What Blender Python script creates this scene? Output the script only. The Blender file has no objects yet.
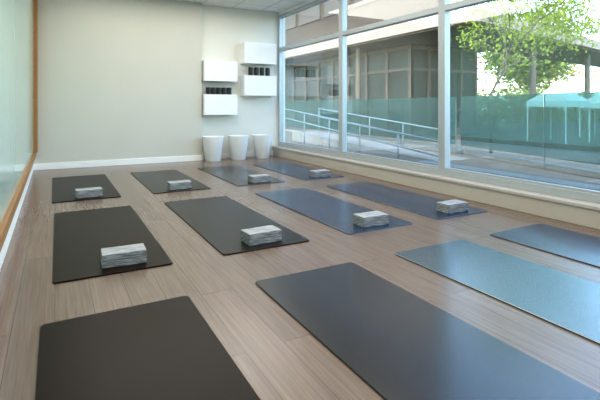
import bpy, bmesh, math, random
from mathutils import Vector, Matrix
random.seed(7)
S=bpy.context.scene
C=S.collection

# ------------------------------------------------------------ materials
def new_mat(name):
    m=bpy.data.materials.new(name); m.use_nodes=True
    nt=m.node_tree
    return m,nt,nt.nodes['Principled BSDF']
def N(nt,t,**k):
    n=nt.nodes.new(t)
    for a,b in k.items(): setattr(n,a,b)
    return n
def simple(name,col,rough=.5,noise=.06,scale=8,metal=0,bump=0,spec=.5,coords='Object'):
    m,nt,p=new_mat(name)
    tc=N(nt,'ShaderNodeTexCoord'); nz=N(nt,'ShaderNodeTexNoise')
    nz.inputs['Scale'].default_value=scale; nz.inputs['Detail'].default_value=5
    nt.links.new(tc.outputs[coords],nz.inputs['Vector'])
    r=N(nt,'ShaderNodeValToRGB')
    lo=[max(0,c*(1-noise)) for c in col]+[1]; hi=[min(1,c*(1+noise)) for c in col]+[1]
    r.color_ramp.elements[0].position=.3; r.color_ramp.elements[1].position=.7
    r.color_ramp.elements[0].color=lo; r.color_ramp.elements[1].color=hi
    nt.links.new(nz.outputs['Fac'],r.inputs['Fac'])
    nt.links.new(r.outputs['Color'],p.inputs['Base Color'])
    p.inputs['Roughness'].default_value=rough; p.inputs['Metallic'].default_value=metal
    p.inputs['Specular IOR Level'].default_value=spec
    if bump:
        b=N(nt,'ShaderNodeBump'); b.inputs['Strength'].default_value=bump; b.inputs['Distance'].default_value=.005
        n2=N(nt,'ShaderNodeTexNoise'); n2.inputs['Scale'].default_value=scale*15
        nt.links.new(tc.outputs[coords],n2.inputs['Vector'])
        nt.links.new(n2.outputs['Fac'],b.inputs['Height']); nt.links.new(b.outputs['Normal'],p.inputs['Normal'])
    return m

def glass_mat(name,tint,r0=.05):
    m,nt,p=new_mat(name); nt.nodes.remove(p)
    out=[n for n in nt.nodes if n.type=='OUTPUT_MATERIAL'][0]
    t=N(nt,'ShaderNodeBsdfTransparent'); t.inputs['Color'].default_value=(*tint,1)
    g=N(nt,'ShaderNodeBsdfGlossy'); g.inputs['Roughness'].default_value=0
    ge=N(nt,'ShaderNodeNewGeometry'); dt=N(nt,'ShaderNodeVectorMath',operation='DOT_PRODUCT')
    nt.links.new(ge.outputs['Incoming'],dt.inputs[0]); nt.links.new(ge.outputs['Normal'],dt.inputs[1])
    ab=N(nt,'ShaderNodeMath',operation='ABSOLUTE'); nt.links.new(dt.outputs['Value'],ab.inputs[0])
    su=N(nt,'ShaderNodeMath',operation='SUBTRACT'); su.inputs[0].default_value=1; nt.links.new(ab.outputs[0],su.inputs[1])
    pw=N(nt,'ShaderNodeMath',operation='POWER'); nt.links.new(su.outputs[0],pw.inputs[0]); pw.inputs[1].default_value=4
    ma=N(nt,'ShaderNodeMath',operation='MULTIPLY_ADD'); nt.links.new(pw.outputs[0],ma.inputs[0]); ma.inputs[1].default_value=1-r0; ma.inputs[2].default_value=r0
    mx=N(nt,'ShaderNodeMixShader')
    nt.links.new(ma.outputs[0],mx.inputs[0]); nt.links.new(t.outputs[0],mx.inputs[1]); nt.links.new(g.outputs[0],mx.inputs[2])
    nt.links.new(mx.outputs[0],out.inputs[0])
    return m

def floor_mat():
    m,nt,p=new_mat('wood_floor')
    tc=N(nt,'ShaderNodeTexCoord')
    mp=N(nt,'ShaderNodeMapping'); mp.inputs['Rotation'].default_value=(0,0,math.radians(90))
    nt.links.new(tc.outputs['Object'],mp.inputs['Vector'])
    br=N(nt,'ShaderNodeTexBrick'); br.inputs['Scale'].default_value=1
    br.inputs['Brick Width'].default_value=1.7; br.inputs['Row Height'].default_value=.17
    br.inputs['Mortar Size'].default_value=.0016; br.inputs['Mortar Smooth'].default_value=.3
    br.inputs['Color1'].default_value=(.0,.0,.0,1); br.inputs['Color2'].default_value=(1,1,1,1); br.inputs['Mortar'].default_value=(.5,.5,.5,1)
    br.offset=.37
    nt.links.new(mp.outputs[0],br.inputs['Vector'])
    mp2=N(nt,'ShaderNodeMapping'); mp2.inputs['Scale'].default_value=(60,1.8,1)
    nt.links.new(tc.outputs['Object'],mp2.inputs['Vector'])
    ad=N(nt,'ShaderNodeVectorMath',operation='ADD')
    sc=N(nt,'ShaderNodeVectorMath',operation='SCALE'); sc.inputs['Scale'].default_value=7.3
    nt.links.new(br.outputs['Color'],sc.inputs[0]); nt.links.new(mp2.outputs[0],ad.inputs[0]); nt.links.new(sc.outputs[0],ad.inputs[1])
    nz=N(nt,'ShaderNodeTexNoise'); nz.inputs['Scale'].default_value=1.4; nz.inputs['Detail'].default_value=5; nz.inputs['Distortion'].default_value=.5
    nt.links.new(ad.outputs[0],nz.inputs['Vector'])
    r=N(nt,'ShaderNodeValToRGB')
    r.color_ramp.elements[0].position=.25; r.color_ramp.elements[0].color=(.162,.108,.080,1)
    r.color_ramp.elements[1].position=.75; r.color_ramp.elements[1].color=(.248,.180,.140,1)
    nt.links.new(nz.outputs['Fac'],r.inputs['Fac'])
    hs=N(nt,'ShaderNodeMix',data_type='RGBA',blend_type='MULTIPLY'); hs.inputs[0].default_value=1
    r2=N(nt,'ShaderNodeValToRGB'); r2.color_ramp.elements[0].color=(.84,.84,.84,1); r2.color_ramp.elements[1].color=(1.0,1.0,1.0,1)
    nt.links.new(br.outputs['Color'],r2.inputs['Fac'])
    nt.links.new(r.outputs['Color'],hs.inputs[6]); nt.links.new(r2.outputs['Color'],hs.inputs[7])
    mo=N(nt,'ShaderNodeMix',data_type='RGBA'); mo.inputs[7].default_value=(.07,.05,.04,1)
    nt.links.new(br.outputs['Fac'],mo.inputs[0]); nt.links.new(hs.outputs[2],mo.inputs[6])
    nt.links.new(mo.outputs[2],p.inputs['Base Color'])
    p.inputs['Roughness'].default_value=.25
    p.inputs['IOR'].default_value=1.7
    b=N(nt,'ShaderNodeBump'); b.inputs['Strength'].default_value=.05; b.inputs['Distance'].default_value=.003
    nt.links.new(nz.outputs['Fac'],b.inputs['Height']); nt.links.new(b.outputs['Normal'],p.inputs['Normal'])
    return m

def block_mat():
    m,nt,p=new_mat('marbled_foam')
    tc=N(nt,'ShaderNodeTexCoord'); mp=N(nt,'ShaderNodeMapping'); mp.inputs['Scale'].default_value=(14,34,300)
    nt.links.new(tc.outputs['Object'],mp.inputs['Vector'])
    nz=N(nt,'ShaderNodeTexNoise'); nz.inputs['Scale'].default_value=1.0; nz.inputs['Detail'].default_value=4; nz.inputs['Roughness'].default_value=.6
    nt.links.new(mp.outputs[0],nz.inputs['Vector'])
    r=N(nt,'ShaderNodeValToRGB'); e=r.color_ramp.elements
    e[0].position=.30; e[0].color=(.035,.038,.044,1)
    e[1].position=.70; e[1].color=(.60,.60,.59,1)
    a=e.new(.44); a.color=(.15,.155,.165,1); a=e.new(.55); a.color=(.34,.34,.335,1)
    nt.links.new(nz.outputs['Fac'],r.inputs['Fac'])
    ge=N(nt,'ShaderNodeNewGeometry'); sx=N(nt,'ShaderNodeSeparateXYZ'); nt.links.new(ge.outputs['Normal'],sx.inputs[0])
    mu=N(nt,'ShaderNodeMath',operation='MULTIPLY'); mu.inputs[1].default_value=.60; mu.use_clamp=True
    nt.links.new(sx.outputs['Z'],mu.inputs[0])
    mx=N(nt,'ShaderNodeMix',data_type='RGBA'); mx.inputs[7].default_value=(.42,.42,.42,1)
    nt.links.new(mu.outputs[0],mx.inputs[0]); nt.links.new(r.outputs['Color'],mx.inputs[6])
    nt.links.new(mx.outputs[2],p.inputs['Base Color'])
    p.inputs['Roughness'].default_value=.7
    return m

def ceiling_mat():
    m,nt,p=new_mat('ceiling_tile')
    tc=N(nt,'ShaderNodeTexCoord')
    br=N(nt,'ShaderNodeTexBrick'); br.offset=0; br.inputs['Scale'].default_value=1
    br.inputs['Brick Width'].default_value=.6; br.inputs['Row Height'].default_value=.6; br.inputs['Mortar Size'].default_value=.012
    br.inputs['Color1'].default_value=(.84,.84,.82,1); br.inputs['Color2'].default_value=(.80,.80,.78,1); br.inputs['Mortar'].default_value=(.55,.55,.54,1)
    nt.links.new(tc.outputs['Object'],br.inputs['Vector']); nt.links.new(br.outputs['Color'],p.inputs['Base Color'])
    p.inputs['Roughness'].default_value=.9
    return m

def wood_mat():
    m,nt,p=new_mat('oak_frame')
    tc=N(nt,'ShaderNodeTexCoord'); mp=N(nt,'ShaderNodeMapping'); mp.inputs['Scale'].default_value=(30,2,30)
    nt.links.new(tc.outputs['Object'],mp.inputs['Vector'])
    nz=N(nt,'ShaderNodeTexNoise'); nz.inputs['Scale'].default_value=1; nz.inputs['Detail'].default_value=5
    nt.links.new(mp.outputs[0],nz.inputs['Vector'])
    r=N(nt,'ShaderNodeValToRGB'); r.color_ramp.elements[0].color=(.29,.14,.055,1); r.color_ramp.elements[1].color=(.44,.235,.105,1)
    nt.links.new(nz.outputs['Fac'],r.inputs['Fac']); nt.links.new(r.outputs['Color'],p.inputs['Base Color'])
    p.inputs['Roughness'].default_value=.45
    p.inputs['Specular IOR Level'].default_value=.3
    return m

def mat_rubber(name,col,rough=.42,spec=.5,ior=1.5):
    m,nt,p=new_mat(name)
    tc=N(nt,'ShaderNodeTexCoord')
    nz=N(nt,'ShaderNodeTexNoise'); nz.inputs['Scale'].default_value=2.2; nz.inputs['Detail'].default_value=2; nz.inputs['Roughness'].default_value=.5
    nt.links.new(tc.outputs['Object'],nz.inputs['Vector'])
    r=N(nt,'ShaderNodeValToRGB'); r.color_ramp.elements[0].position=.3; r.color_ramp.elements[1].position=.75
    r.color_ramp.elements[0].color=[c*.9 for c in col]+[1]; r.color_ramp.elements[1].color=[c*1.12 for c in col]+[1]
    nt.links.new(nz.outputs['Fac'],r.inputs['Fac']); nt.links.new(r.outputs['Color'],p.inputs['Base Color'])
    p.inputs['Roughness'].default_value=rough
    p.inputs['Specular IOR Level'].default_value=spec; p.inputs['IOR'].default_value=ior
    return m

def paving_mat():
    m,nt,p=new_mat('paving')
    tc=N(nt,'ShaderNodeTexCoord')
    br=N(nt,'ShaderNodeTexBrick'); br.offset=.0; br.inputs['Scale'].default_value=1
    br.inputs['Brick Width'].default_value=1.2; br.inputs['Row Height'].default_value=1.2; br.inputs['Mortar Size'].default_value=.012
    br.inputs['Color1'].default_value=(.120,.110,.092,1); br.inputs['Color2'].default_value=(.108,.10,.084,1); br.inputs['Mortar'].default_value=(.075,.07,.06,1)
    nt.links.new(tc.outputs['Object'],br.inputs['Vector']); nt.links.new(br.outputs['Color'],p.inputs['Base Color'])
    p.inputs['Roughness'].default_value=.9; p.inputs['Specular IOR Level'].default_value=.15
    return m

M=dict(
 floor=floor_mat(), block=block_mat(), ceil=ceiling_mat(), wood=wood_mat(), paving=paving_mat(),
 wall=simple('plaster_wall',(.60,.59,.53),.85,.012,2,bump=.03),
 wall2=simple('plaster_light',(.76,.75,.69),.85,.012,2,bump=.03),
 white=simple('white_paint',(.87,.87,.85),.5,.02,4),
 sill=simple('cream_sill',(.53,.48,.42),.45,.03,3),
 alu=simple('aluminium',(.50,.53,.54),.4,.03,10,metal=.35),
 glass=glass_mat('window_glass',(.89,.94,.93),.13),
 panel=simple('pale_green_glass',(.48,.68,.62),.12,.03,1,spec=.7),
 bin=simple('white_plastic',(.88,.89,.88),.35,.02,4),
 cab=simple('white_lacquer',(.88,.88,.86),.4,.02,4),
 black=simple('black_ceramic',(.02,.02,.022),.35,.1,10),
 conc=simple('concrete',(.17,.165,.15),.85,.1,2),
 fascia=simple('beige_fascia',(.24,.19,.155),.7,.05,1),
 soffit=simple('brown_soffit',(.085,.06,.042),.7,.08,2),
 cladding=simple('brown_cladding',(.065,.049,.038),.8,.12,1.5,spec=.2),
 dark=simple('taupe_frame',(.085,.068,.054),.5,.05,3,spec=.2),
 bglass=simple('facade_glass',(.025,.03,.028),.3,.4,.6,spec=.12),
 rail=simple('painted_steel',(.14,.19,.22),.5,.03,5),
 tealpost=simple('teal_steel',(.05,.11,.12),.5,.03,5),
 tent=simple('white_canvas',(.55,.56,.56),.7,.03,4),
 bark=simple('bark',(.10,.07,.048),.9,.25,12,bump=.4),
)
def leaf_mat(name,a,b):
    m,nt,p=new_mat(name)
    tc=N(nt,'ShaderNodeTexCoord'); nz=N(nt,'ShaderNodeTexNoise'); nz.inputs['Scale'].default_value=5
    nt.links.new(tc.outputs['Object'],nz.inputs['Vector'])
    r=N(nt,'ShaderNodeValToRGB'); r.color_ramp.elements[0].position=.35; r.color_ramp.elements[1].position=.65
    r.color_ramp.elements[0].color=(*a,1); r.color_ramp.elements[1].color=(*b,1)
    nt.links.new(nz.outputs['Fac'],r.inputs['Fac'])
    out=[n for n in nt.nodes if n.type=='OUTPUT_MATERIAL'][0]
    tr=N(nt,'ShaderNodeBsdfTranslucent'); mx=N(nt,'ShaderNodeMixShader'); mx.inputs[0].default_value=.4
    nt.links.new(r.outputs['Color'],tr.inputs['Color']); nt.links.new(r.outputs['Color'],p.inputs['Base Color'])
    p.inputs['Roughness'].default_value=.6; p.inputs['Specular IOR Level'].default_value=.15
    nt.links.new(p.outputs[0],mx.inputs[1]); nt.links.new(tr.outputs[0],mx.inputs[2]); nt.links.new(mx.outputs[0],out.inputs[0])
    return m
M['leaf']=leaf_mat('spring_leaf',(.17,.25,.025),(.33,.38,.05))
M['leaf2']=leaf_mat('hedge_leaf',(.08,.14,.025),(.24,.27,.05))
M['leaf3']=leaf_mat('golden_leaf',(.26,.23,.045),(.46,.40,.10))
def teal_glass():
    m,nt,p=new_mat('teal_glass')
    out=[n for n in nt.nodes if n.type=='OUTPUT_MATERIAL'][0]
    tc=N(nt,'ShaderNodeTexCoord'); nz=N(nt,'ShaderNodeTexNoise'); nz.inputs['Scale'].default_value=1.1; nz.inputs['Detail'].default_value=4
    nt.links.new(tc.outputs['Object'],nz.inputs['Vector'])
    r=N(nt,'ShaderNodeValToRGB'); r.color_ramp.elements[0].position=.35; r.color_ramp.elements[1].position=.65
    r.color_ramp.elements[0].color=(.025,.062,.062,1); r.color_ramp.elements[1].color=(.05,.105,.105,1)
    nt.links.new(nz.outputs['Fac'],r.inputs['Fac']); nt.links.new(r.outputs['Color'],p.inputs['Base Color'])
    p.inputs['Roughness'].default_value=.15; p.inputs['Specular IOR Level'].default_value=.3
    t=N(nt,'ShaderNodeBsdfTransparent'); t.inputs['Color'].default_value=(.50,.74,.74,1)
    mx=N(nt,'ShaderNodeMixShader'); mx.inputs[0].default_value=.34
    nt.links.new(t.outputs[0],mx.inputs[1]); nt.links.new(p.outputs[0],mx.inputs[2]); nt.links.new(mx.outputs[0],out.inputs[0])
    return m
M['teal']=teal_glass()

# ------------------------------------------------------------ helpers
def obj_from_bm(name,bm,mat,loc=(0,0,0),parent=None,smooth=False):
    me=bpy.data.meshes.new(name); bm.normal_update(); bm.to_mesh(me); bm.free()
    if mat is not None:
        for x in (mat if isinstance(mat,list) else [mat]): me.materials.append(x)
    if smooth:
        for p in me.polygons: p.use_smooth=True
    o=bpy.data.objects.new(name,me); C.objects.link(o); o.location=loc
    if parent: o.parent=parent
    return o
def add_box(bm,x0,x1,y0,y1,z0,z1,bev=0,seg=2,mi=0):
    r=bmesh.ops.create_cube(bm,size=1)
    vs=r['verts']
    for v in vs:
        v.co=Vector((x0+(v.co.x+.5)*(x1-x0),y0+(v.co.y+.5)*(y1-y0),z0+(v.co.z+.5)*(z1-z0)))
    if bev:
        es=list(set(e for v in vs for e in v.link_edges))
        bmesh.ops.bevel(bm,geom=es,offset=bev,segments=seg,affect='EDGES',profile=.5)
def boxes(name,lst,mat,loc=(0,0,0),parent=None,bev=0,smooth=False):
    bm=bmesh.new()
    for b in lst: add_box(bm,*b[:6],bev=bev)
    return obj_from_bm(name,bm,mat,loc,parent,smooth)
def struct(o): o['kind']='structure'; return o
def top(o,label,cat,group=None):
    o['label']=label; o['category']=cat
    if group: o['group']=group
    return o
def empty(name,loc):
    e=bpy.data.objects.new(name,None); e.empty_display_size=.1; e.location=loc; C.objects.link(e); return e
def lathe(bm,prof,seg=32,cx=0,cy=0):
    rings=[]
    for r,z in prof:
        rings.append([bm.verts.new((cx+r*math.cos(2*math.pi*i/seg),cy+r*math.sin(2*math.pi*i/seg),z)) for i in range(seg)])
    for a,b in zip(rings,rings[1:]):
        for i in range(seg):
            bm.faces.new((a[i],a[(i+1)%seg],b[(i+1)%seg],b[i]))
    bm.faces.new(list(reversed(rings[0]))); bm.faces.new(rings[-1])
def tube(bm,p,q,r0,r1,seg=8):
    p=Vector(p);q=Vector(q);d=(q-p)
    if d.length<1e-5: return
    d.normalize(); a=d.orthogonal().normalized(); b=d.cross(a)
    A=[bm.verts.new(p+(a*math.cos(t)+b*math.sin(t))*r0) for t in [2*math.pi*i/seg for i in range(seg)]]
    B=[bm.verts.new(q+(a*math.cos(t)+b*math.sin(t))*r1) for t in [2*math.pi*i/seg for i in range(seg)]]
    for i in range(seg): bm.faces.new((A[i],A[(i+1)%seg],B[(i+1)%seg],B[i]))
    bm.faces.new(list(reversed(A))); bm.faces.new(B)

# ------------------------------------------------------------ room shell
XL=-.31; XR=4.0; YB=8.22; YF=-2.0; H=2.9
struct(boxes('floor',[(XL-.2,XR+.05,YF-.2,YB+.2,-.1,0)],M['floor']))
struct(boxes('ceiling',[(XL-.2,XR+.15,YF-.2,YB+.2,H,H+.25)],M['ceil']))
struct(boxes('wall_left',[(XL-.2,XL,YF-.2,YB+.2,0,H)],M['wall2']))
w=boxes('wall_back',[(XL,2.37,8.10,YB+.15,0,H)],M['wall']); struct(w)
w=boxes('wall_back_recess',[(2.37,XR+.15,YB,YB+.15,0,H)],M['wall2']); w.name='wall_back.001'; struct(w)
struct(boxes('wall_front',[(XL,XR+.15,YF-.2,YF,0,H)],M['wall2']))
struct(boxes('wall_right',[(XR,XR+.15,YF,YB,-.1,.17),(XR,XR+.15,YF,-.42,.17,2.84),(XR,XR+.15,YF,YB,2.84,H)],M['white']))
struct(boxes('trim_1',[(3.86,XR,YF,YB,0,.155),(3.845,XR,YF,YB,.155,.185)],M['sill'],bev=.004))
struct(boxes('baseboard_back',[(XL+.02,2.38,8.082,8.10,0,.1),(2.37,2.388,8.082,YB,0,.1),(2.388,3.86,YB-.018,YB,0,.1)],M['white'],bev=.003))
struct(boxes('baseboard_left',[(XL,XL+.02,YF,8.10,0,.20)],M['white'],bev=.003))

fr=boxes('window_5',[(XL,XL+.05,YF+.1,8.08,.20,.285),(XL,XL+.075,7.96,8.08,.285,H-.02),(XL,XL+.05,YF+.1,YF+.17,.285,H-.02)],M['wood'],bev=.004)
struct(fr)
boxes('glass_pane',[(XL+.002,XL+.02,YF+.17,7.96,.285,H-.02)],M['panel'],parent=fr)

mull=[8.20,5.94,3.82,1.70,-.42]
for i in range(4):
    y1,y0=mull[i],mull[i+1]; b=.052
    x0,x1=XR-.02,XR+.07
    z0,z1=.185,2.84
    zt0,zt1=2.11,2.18
    L=[(x0,x1,y0,y0+b,z0,z1),(x0,x1,y1-b,y1,z0,z1),(x0,x1,y0+b,y1-b,z0,z0+.075),(x0,x1,y0+b,y1-b,z1-.06,z1),(x0,x1,y0+b,y1-b,zt0,zt1)]
    f=boxes('window_%d'%(i+1),L,M['alu'],bev=.004); struct(f)
    boxes('glass_pane',[(XR+.03,XR+.038,y0+b,y1-b,z0+.075,zt0)],M['glass'],parent=f)
    boxes('glass_pane',[(XR+.03,XR+.038,y0+b,y1-b,zt1,z1-.06)],M['glass'],parent=f)
    boxes('glazing_bead',[(XR-.006,XR+.03,y0+b,y1-b,z0+.075,z0+.098)],M['alu'],parent=f,bev=.003)

# ------------------------------------------------------------ yoga mats
def yoga_mat(x0,x1,y0,y1,mat,label):
    bm=bmesh.new()
    cx,cy=(x0+x1)/2,(y0+y1)/2; hx,hy=(x1-x0)/2,(y1-y0)/2; r=.024; t=.009
    pts=[]
    for sx,sy,a0 in ((1,1,0),(-1,1,90),(-1,-1,180),(1,-1,270)):
        for k in range(7):
            a=math.radians(a0+k*15)
            pts.append((sx*(hx-r)+r*math.cos(a),sy*(hy-r)+r*math.sin(a)))
    lo=[bm.verts.new((x,y,0)) for x,y in pts]
    mid=[bm.verts.new((x,y,t-.002)) for x,y in pts]
    hi=[bm.verts.new((x*(1-.0025/hx),y*(1-.0025/hy),t)) for x,y in pts]
    n=len(pts)
    for a,b in ((lo,mid),(mid,hi)):
        for i in range(n): bm.faces.new((a[i],a[(i+1)%n],b[(i+1)%n],b[i]))
    bm.faces.new(hi); bm.faces.new(list(reversed(lo)))
    o=obj_from_bm('yoga_mat',bm,mat,(cx,cy,0.0005))
    o.rotation_euler[2]=math.radians(random.uniform(-.25,.25))
    top(o,label,'yoga mat','yoga mats laid out in rows')
    return o
mA=mat_rubber('rubber_brown_black',(.012,.0065,.0038),.34,.15)
mB=mat_rubber('rubber_charcoal',(.005,.005,.008),.24,.5,1.9)
mC=mat_rubber('rubber_slate_sky_sheen',(.010,.048,.075),.24,.5,2.6)  # dark rubber with the blue sky sheen put into its base colour
mD=mat_rubber('rubber_navy_sky_sheen',(.007,.026,.065),.25,.5,2.1)  # navy base also carries sky reflection as colour
mE=mat_rubber('rubber_graphite',(.010,.007,.006),.28,.35,1.5)
cols=[(-.01,.66,mA,'brown-black'),(.985,1.655,mB,'charcoal grey'),(2.0,2.66,mC,'sky-tinted slate'),(2.95,3.60,mD,'sky-tinted navy')]
rows=[(.5,2.345),(2.865,4.73),(5.26,7.08)]
for c,(x0,x1,mt,nm) in enumerate(cols):
    for r,(y0,y1) in enumerate(rows):
        dx=-.05 if (c==0 and r==0) else (-.02 if (c==0 and r==2) else 0)
        m_=mt
        if c==1 and r>0: m_=mE
        if c==2 and r==1: m_=mD
        if c==2 and r==2: m_=mB; nm='charcoal grey'
        yoga_mat(x0+dx,x1+dx,y0,y1,m_,nm+' rubber yoga mat '+('lying bare on wooden floor' if r==0 else 'with a marbled block on it'))

# ------------------------------------------------------------ blocks
bm=bmesh.new()
add_box(bm,-.13,.13,-.078,.078,0,.038,bev=.003,seg=2)
add_box(bm,-.120,.120,-.068,.068,.037,.044)
add_box(bm,-.13,.13,-.078,.078,.043,.081,bev=.003,seg=2)
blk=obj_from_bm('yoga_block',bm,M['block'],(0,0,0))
first=True
for c in range(4):
    for r in (1,2):
        x0=cols[c][0]; y0=rows[r][0]
        o=blk if first else blk.copy()
        if not first: C.objects.link(o)
        first=False
        o.location=(x0+.345+random.uniform(-.015,.015)+(.05 if c==0 and r==1 else 0),y0+.165+random.uniform(-.01,.01),.0096)
        o.rotation_euler=(0,0,math.radians(random.uniform(-3,3)))
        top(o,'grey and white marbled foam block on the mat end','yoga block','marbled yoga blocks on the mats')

# ------------------------------------------------------------ wall boxes
def cabinet(x0,x1,z0,z1,lab):
    yb=YB
    y0=8.0
    w=x1-x0;h=z1-z0
    o=boxes('wall_box',[(0,w,0.018,yb-y0,0,h)],M['cab'],loc=(x0,y0,z0),bev=.004)
    boxes('front_panel',[(0,w,0,.018,0,h)],M['cab'],parent=o,bev=.003)
    top(o,lab,'wall box','white wall boxes')
    return o
cabinet(2.39,3.03,1.46,1.84,'white lacquered wall-mounted storage box, plain front')
cabinet(2.39,3.03,.835,1.215,'white lacquered wall-mounted box with black jars on top')
cabinet(3.17,3.85,1.82,2.23,'white lacquered wall-mounted storage box, plain front')
cabinet(3.17,3.85,1.20,1.59,'white lacquered wall-mounted box with black jars on top')
def jar(x,z,h,r,g):
    bm=bmesh.new(); lathe(bm,[(r*.92,0),(r,.01),(r,h*.8),(r*.9,h*.82),(r*.9,h*.84)],20)
    o=obj_from_bm('jar',bm,M['black'],(x,8.08,z),smooth=False)
    bm=bmesh.new(); lathe(bm,[(r*1.02,h*.84),(r*1.02,h*.97),(r*.9,h)],20)
    obj_from_bm('lid',bm,M['black'],parent=o)
    top(o,'small black lidded jar on a white wall box','jar',g)
for k in range(5): jar(2.49+k*.100,1.2155,.13,.046,'black jars on the wall box')
for k in range(4): jar(3.33+k*.120,1.5905,.16,.046,'black jars on the wall box')

# ------------------------------------------------------------ bins
def make_bin(x):
    bm=bmesh.new()
    lathe(bm,[(.132,0),(.138,.006),(.190,.438),(.192,.444),(.188,.446),(.184,.441),(.130,.02)],40)
    o=obj_from_bm('waste_bin',bm,M['bin'],(x,7.93,.0005),smooth=True)
    md=o.modifiers.new('es','EDGE_SPLIT'); md.split_angle=math.radians(40)
    top(o,'white tapered plastic bin standing against the wall','bin','white bins in a row')
for x in (2.53,3.02,3.51): make_bin(x)

# ------------------------------------------------------------ exterior
GZ=-.10
struct(boxes('ground',[(XR+.15,90,-40,90,GZ-.2,GZ)],M['paving']))
bld=empty('low_building',(9.9,8.8,GZ))
top(bld,'dark brown building with deep canopy roof and glazed bays','building')
wk=empty('walkway_canopy',(9.9,8.8,GZ))
top(wk,'long flat beige canopy on slim columns beside the building','canopy')
def prism(name,poly,z0,z1,mat,par):
    bm=bmesh.new()
    lo=[bm.verts.new((x-9.9,y-8.8,z0-GZ)) for x,y in poly]; hi=[bm.verts.new((x-9.9,y-8.8,z1-GZ)) for x,y in poly]
    n=len(poly)
    for i in range(n): bm.faces.new((lo[i],lo[(i+1)%n],hi[(i+1)%n],hi[i]))
    bm.faces.new(list(reversed(lo))); bm.faces.new(hi)
    bmesh.ops.recalc_face_normals(bm,faces=bm.faces)
    return obj_from_bm(name,bm,mat,parent=par)
ZS=3.35
prism('fascia',[(9.9,8.9),(10.05,8.65),(10.4,8.5),(16,9.613),(16,26),(9.9,26)],ZS,ZS+.35,M['fascia'],bld)
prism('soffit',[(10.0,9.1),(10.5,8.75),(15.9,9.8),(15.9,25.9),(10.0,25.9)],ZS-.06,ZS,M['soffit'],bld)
prism('fascia',[(16.001,9.613),(36,13.6),(35,16),(16.001,12.8)],ZS,ZS+.35,M['fascia'],wk)
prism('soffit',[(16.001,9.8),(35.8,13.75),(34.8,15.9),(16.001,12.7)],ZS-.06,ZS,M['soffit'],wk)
prism('glazed_wall',[(11.4,12.4),(14.8,12.4),(15.6,14.5),(15.6,25.5),(11.4,25.5)],GZ,ZS-.06,M['bglass'],bld)
prism('upper_storey',[(11,10.5),(15,14.3),(15,26),(11,26)],ZS+.35,9,M['cladding'],bld)
bm=bmesh.new()
for k in range(10):
    y=12.4+k*1.3
    add_box(bm,11.33-9.9,11.45-9.9,y-.07-8.8,y+.07-8.8,0,ZS-GZ-.06)
for k in range(5):
    x=11.4+k*.85
    add_box(bm,x-.05-9.9,x+.05-9.9,12.33-8.8,12.42-8.8,0,ZS-GZ-.06)
for z in (0,.9,2.4,3.2):
    add_box(bm,11.34-9.9,11.44-9.9,12.4-8.8,25-8.8,z,z+(.25 if z==0 else .11))
    add_box(bm,11.4-9.9,14.8-9.9,12.34-8.8,12.41-8.8,z,z+(.25 if z==0 else .11))
obj_from_bm('mullion_grid',bm,M['dark'],parent=bld)
bm=bmesh.new()
for k in range(6):
    add_box(bm,10.95-9.9,11.02-9.9,10.9+k*2.4-8.8,12.9+k*2.4-8.8,5.2,6.8)
obj_from_bm('upper_shutter',bm,M['dark'],parent=bld)
for cx,cy,par in ((10.5,14.4,bld),(15.2,10.2,bld),(20.5,11.2,wk),(26,12.3,wk),(30,14.5,wk)):
    bm=bmesh.new(); lathe(bm,[(.17,0),(.17,.05),(.11,.06),(.11,ZS-GZ-.05)],20,cx-9.9,cy-8.8)
    obj_from_bm('column',bm,M['dark'],parent=par)

def fence_run(a,b,npan):
    Fa=Vector(a); Fb=Vector(b); fd=(Fb-Fa); FL=fd.length; fd.normalize(); fa=math.atan2(fd.y,fd.x)
    fence=empty('glass_fence',(Fa.x,Fa.y,GZ)); fence.rotation_euler[2]=fa
    top(fence,'translucent teal glass screen fence on thin posts outside','fence','teal glass fence runs')
    pw=FL/npan
    for k in range(npan):
        boxes('fence_panel',[(k*pw+.008,(k+1)*pw-.008,-.004,.004,.22,1.31)],M['teal'],parent=fence)
    for k in range(npan+1):
        bm=bmesh.new(); tube(bm,(k*pw,.02,0.0),(k*pw,.02,1.30),.010,.010)
        obj_from_bm('post',bm,M['tealpost'],parent=fence)
    cb=boxes('curb',[(0,FL,.08,.3,0,.10)],M['conc'],bev=.01); cb.rotation_euler[2]=fa
    cb.location=(Fa.x,Fa.y,GZ)
    top(cb,'low concrete curb along the teal fence','curb','concrete curbs')
fence_run((8.9,19.5),(8.05,7.3),6)
fence_run((8.0,7.1),(6.75,2.4),2)
cb=boxes('curb',[(5.6,5.9,-2,6.0,0,.12)],M['conc'],loc=(0,0,GZ),bev=.01)
top(cb,'raised concrete curb bordering the walkway','curb','concrete curbs')

def handrail(x,ya,yb,za,zb,lab):
    e=empty('handrail',(x,ya,GZ)); top(e,lab,'handrail','handrails of the outdoor ramp')
    bm=bmesh.new()
    Ln=yb-ya
    for off in (0,-.28):
        tube(bm,(0,0,za-GZ+off),(0,Ln,zb-GZ+off),.016,.016)
    obj_from_bm('rail',bm,M['rail'],parent=e,smooth=True)
    n=int(abs(Ln)/1.4)+1
    for k in range(n+1):
        t=k/n; zz=za+(zb-za)*t-GZ
        bm=bmesh.new(); tube(bm,(0,Ln*t,0),(0,Ln*t,zz),.013,.013)
        obj_from_bm('post',bm,M['rail'],parent=e,smooth=True)
handrail(6.3,5.9,12.6,.32,.92,'blue-grey steel handrail beside the ramp')
handrail(7.6,7.2,12.6,.46,.92,'blue-grey steel handrail beside the ramp')
bm=bmesh.new()
vs=[(6.6,6.4,GZ),(7.5,6.4,GZ),(7.5,12.6,GZ),(6.6,12.6,GZ),(6.6,6.4,GZ+.01),(7.5,6.4,GZ+.01),(7.5,12.6,GZ+.3),(6.6,12.6,GZ+.3)]
V=[bm.verts.new(v) for v in vs]
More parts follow.
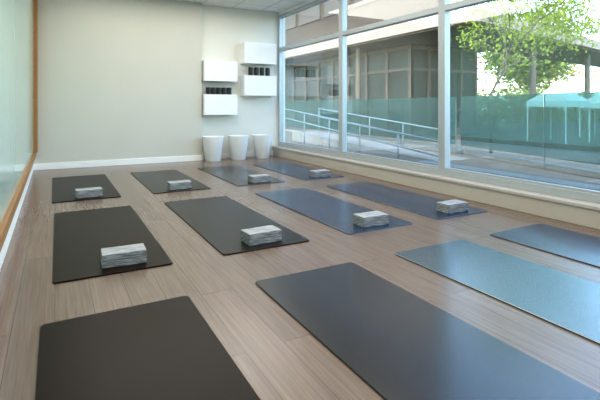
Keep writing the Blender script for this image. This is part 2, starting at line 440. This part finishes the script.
for f in ((3,2,1,0),(4,5,6,7),(0,1,5,4),(1,2,6,5),(2,3,7,6),(3,0,4,7)): bm.faces.new([V[i] for i in f])
o=obj_from_bm('ramp',bm,M['conc']); top(o,'sloping concrete access ramp between handrails','ramp')

def tent(x,y,s,ze,zp):
    e=empty('canopy_tent',(x,y,GZ)); top(e,'white pyramid canopy tent on thin poles','tent','white canopy tents')
    bm=bmesh.new()
    b=[bm.verts.new((sx*s,sy*s,ze-GZ)) for sx,sy in ((-1,-1),(1,-1),(1,1),(-1,1))]
    b2=[bm.verts.new((v.co.x,v.co.y,v.co.z-.18)) for v in b]
    m_=[bm.verts.new((v.co.x*.45,v.co.y*.45,ze-GZ+(zp-ze)*.42)) for v in b]
    p=bm.verts.new((0,0,zp-GZ))
    for i in range(4):
        j=(i+1)%4
        bm.faces.new((b[i],b[j],m_[j],m_[i])); bm.faces.new((m_[i],m_[j],p)); bm.faces.new((b2[i],b2[j],b[j],b[i]))
    obj_from_bm('canopy',bm,M['tent'],parent=e)
    for sx,sy in ((-1,-1),(1,-1),(1,1),(-1,1)):
        bm=bmesh.new(); tube(bm,(sx*s*.97,sy*s*.97,0),(sx*s*.97,sy*s*.97,ze-GZ),.02,.02)
        obj_from_bm('pole',bm,M['tent'],parent=e)
tent(13.6,8.3,.62,1.15,1.8)
tent(17.0,8.8,.5,1.1,1.6)

def tree(name,x,y,height,spread,leaves,leafmat,lsize,label,seed,trunk_r=.05,levels=4,clear=1.0,shrink=(.62,.85),leaflev=2,sc=None,rot=0):
    rnd=random.Random(seed)
    e=empty(name,(x,y,GZ)); top(e,label,'tree'); e.rotation_euler[2]=math.radians(rot)
    bm=bmesh.new(); tips=[]
    def grow(p,d,l,r,lev):
        n=3; q=p
        for i in range(n):
            d=(d+Vector((rnd.uniform(-.15,.15),rnd.uniform(-.15,.15),rnd.uniform(-.02,.1)))).normalized()
            q2=q+d*(l/n); ra=r*(1-.12*i); rb=r*(1-.12*(i+1))
            tube(bm,q,q2,ra,rb,6); q=q2
            if lev<=leaflev: tips.append(q.copy())
        if lev==0: return
        for k in range(3):
            a=rnd.uniform(0,2*math.pi); t=rnd.uniform(.45,.95)*spread
            nd=(d+Vector((math.cos(a)*t,math.sin(a)*t,rnd.uniform(-.05,.2)))).normalized()
            grow(q,nd,l*rnd.uniform(*shrink),r*.6,lev-1)
    grow(Vector((0,0,0)),Vector((0,0,1)),clear,trunk_r,levels)
    obj_from_bm('trunk',bm,M['bark'],parent=e)
    bm=bmesh.new()
    s_=sc if sc else .13*height/4
    for i in range(leaves):
        t=rnd.choice(tips)+Vector([rnd.gauss(0,s_) for _ in range(3)])
        if t.z<.1: t.z=.1+rnd.random()*.5
        a=Vector([rnd.gauss(0,1) for _ in range(3)]).normalized(); b=a.orthogonal().normalized()
        s=lsize*rnd.uniform(.6,1.3)
        vs=[bm.verts.new(t+a*s),bm.verts.new(t+b*s*.5),bm.verts.new(t-a*s),bm.verts.new(t-b*s*.5)]
        bm.faces.new(vs)
    o=obj_from_bm('foliage',bm,leafmat,parent=e); o['kind']='stuff'
tree('tree',8.25,6.5,4,1.35,7000,M['leaf'],.042,'slender young tree with sparse yellow-green leaves outside window',21,.036,5,1.3,(.72,.90),3,.17,rot=250)
tree('tree',21,25,7,1.1,9000,M['leaf3'],.24,'golden-leaved tree behind the canopy',11,.16,4,1.8,(.68,.90),leaflev=4,sc=.7)
tree('tree',35,24,7,1.1,9000,M['leaf2'],.26,'leafy green tree behind the canopy',12,.16,4,2.2,(.70,.95),leaflev=4,sc=1.0)
tree('tree',47,32,7,1.1,9000,M['leaf3'],.28,'golden-leaved tree beyond the canopy end',13,.16,4,2.4,(.70,.95),leaflev=4,sc=1.1)
tree('tree',50,13,7,1.1,9000,M['leaf'],.28,'tall yellow-green tree beyond the canopy end',14,.16,4,2.4,(.70,.95),leaflev=4,sc=1.1)
tree('tree',26,2.0,6,1.0,7000,M['leaf'],.14,'yellow-green tree added out of view to be reflected',5,.13,4,1.6,leaflev=3)  # unseen tree added right of the view for the glass to reflect
bm=bmesh.new(); rnd=random.Random(2)
for i in range(9000):
    t=Vector((rnd.uniform(0,20),rnd.uniform(0,1.0),rnd.uniform(0,1.7)+.25*math.sin(i)))
    a=Vector([rnd.gauss(0,1) for _ in range(3)]).normalized(); b=a.orthogonal().normalized(); s=.13*rnd.uniform(.6,1.3)
    bm.faces.new([bm.verts.new(t+a*s),bm.verts.new(t+b*s*.6),bm.verts.new(t-a*s),bm.verts.new(t-b*s*.6)])
o=obj_from_bm('hedge',bm,M['leaf2'],(17,17,GZ+.15))
top(o,'leafy green hedge behind the canopy','hedge'); o['kind']='stuff'

# ------------------------------------------------------------ light
def area(name,loc,rot,sx,sy,power,col):
    l=bpy.data.lights.new(name,'AREA'); l.shape='RECTANGLE'; l.size=sx; l.size_y=sy; l.energy=power; l.color=col
    o=bpy.data.objects.new(name,l); C.objects.link(o); o.location=loc; o.rotation_euler=rot
    return o
for y in (0,3.2,6.4):
    area('ceiling_fill',(1.7,y,2.86),(0,0,0),3.2,2.4,50,(1,.95,.88))  # added fill sheets to brighten the room, no fixtures behind them
sl=bpy.data.lights.new('sun','SUN'); sl.energy=2.8; sl.angle=math.radians(3); sl.color=(1,.93,.82)
so=bpy.data.objects.new('sun',sl); C.objects.link(so)
so.rotation_euler=Vector((.62,.35,-.75)).to_track_quat('-Z','Y').to_euler()
w=bpy.data.worlds.new('world'); S.world=w; w.use_nodes=True; nt=w.node_tree
bg=nt.nodes['Background']; sky=nt.nodes.new('ShaderNodeTexSky'); sky.sky_type='NISHITA'
sky.sun_disc=False; sky.sun_elevation=math.radians(42); sky.sun_rotation=math.radians(240); sky.air_density=1.0; sky.dust_density=1.5; sky.ozone_density=1.5
nt.links.new(sky.outputs[0],bg.inputs[0]); bg.inputs[1].default_value=1.25

# ------------------------------------------------------------ camera
cam=bpy.data.cameras.new('camera'); co=bpy.data.objects.new('camera',cam); C.objects.link(co)
co.location=(0,0,1); co.rotation_euler=(math.radians(90),0,math.radians(-28.68))
cam.sensor_width=36; cam.lens=448/600*36; cam.shift_y=-94/600; cam.clip_start=.02; cam.clip_end=500
S.camera=co
S.view_settings.view_transform='Standard'
S.view_settings.exposure=.30
try: S.view_settings.look='Medium High Contrast'
except Exception: S.view_settings.gamma=.93
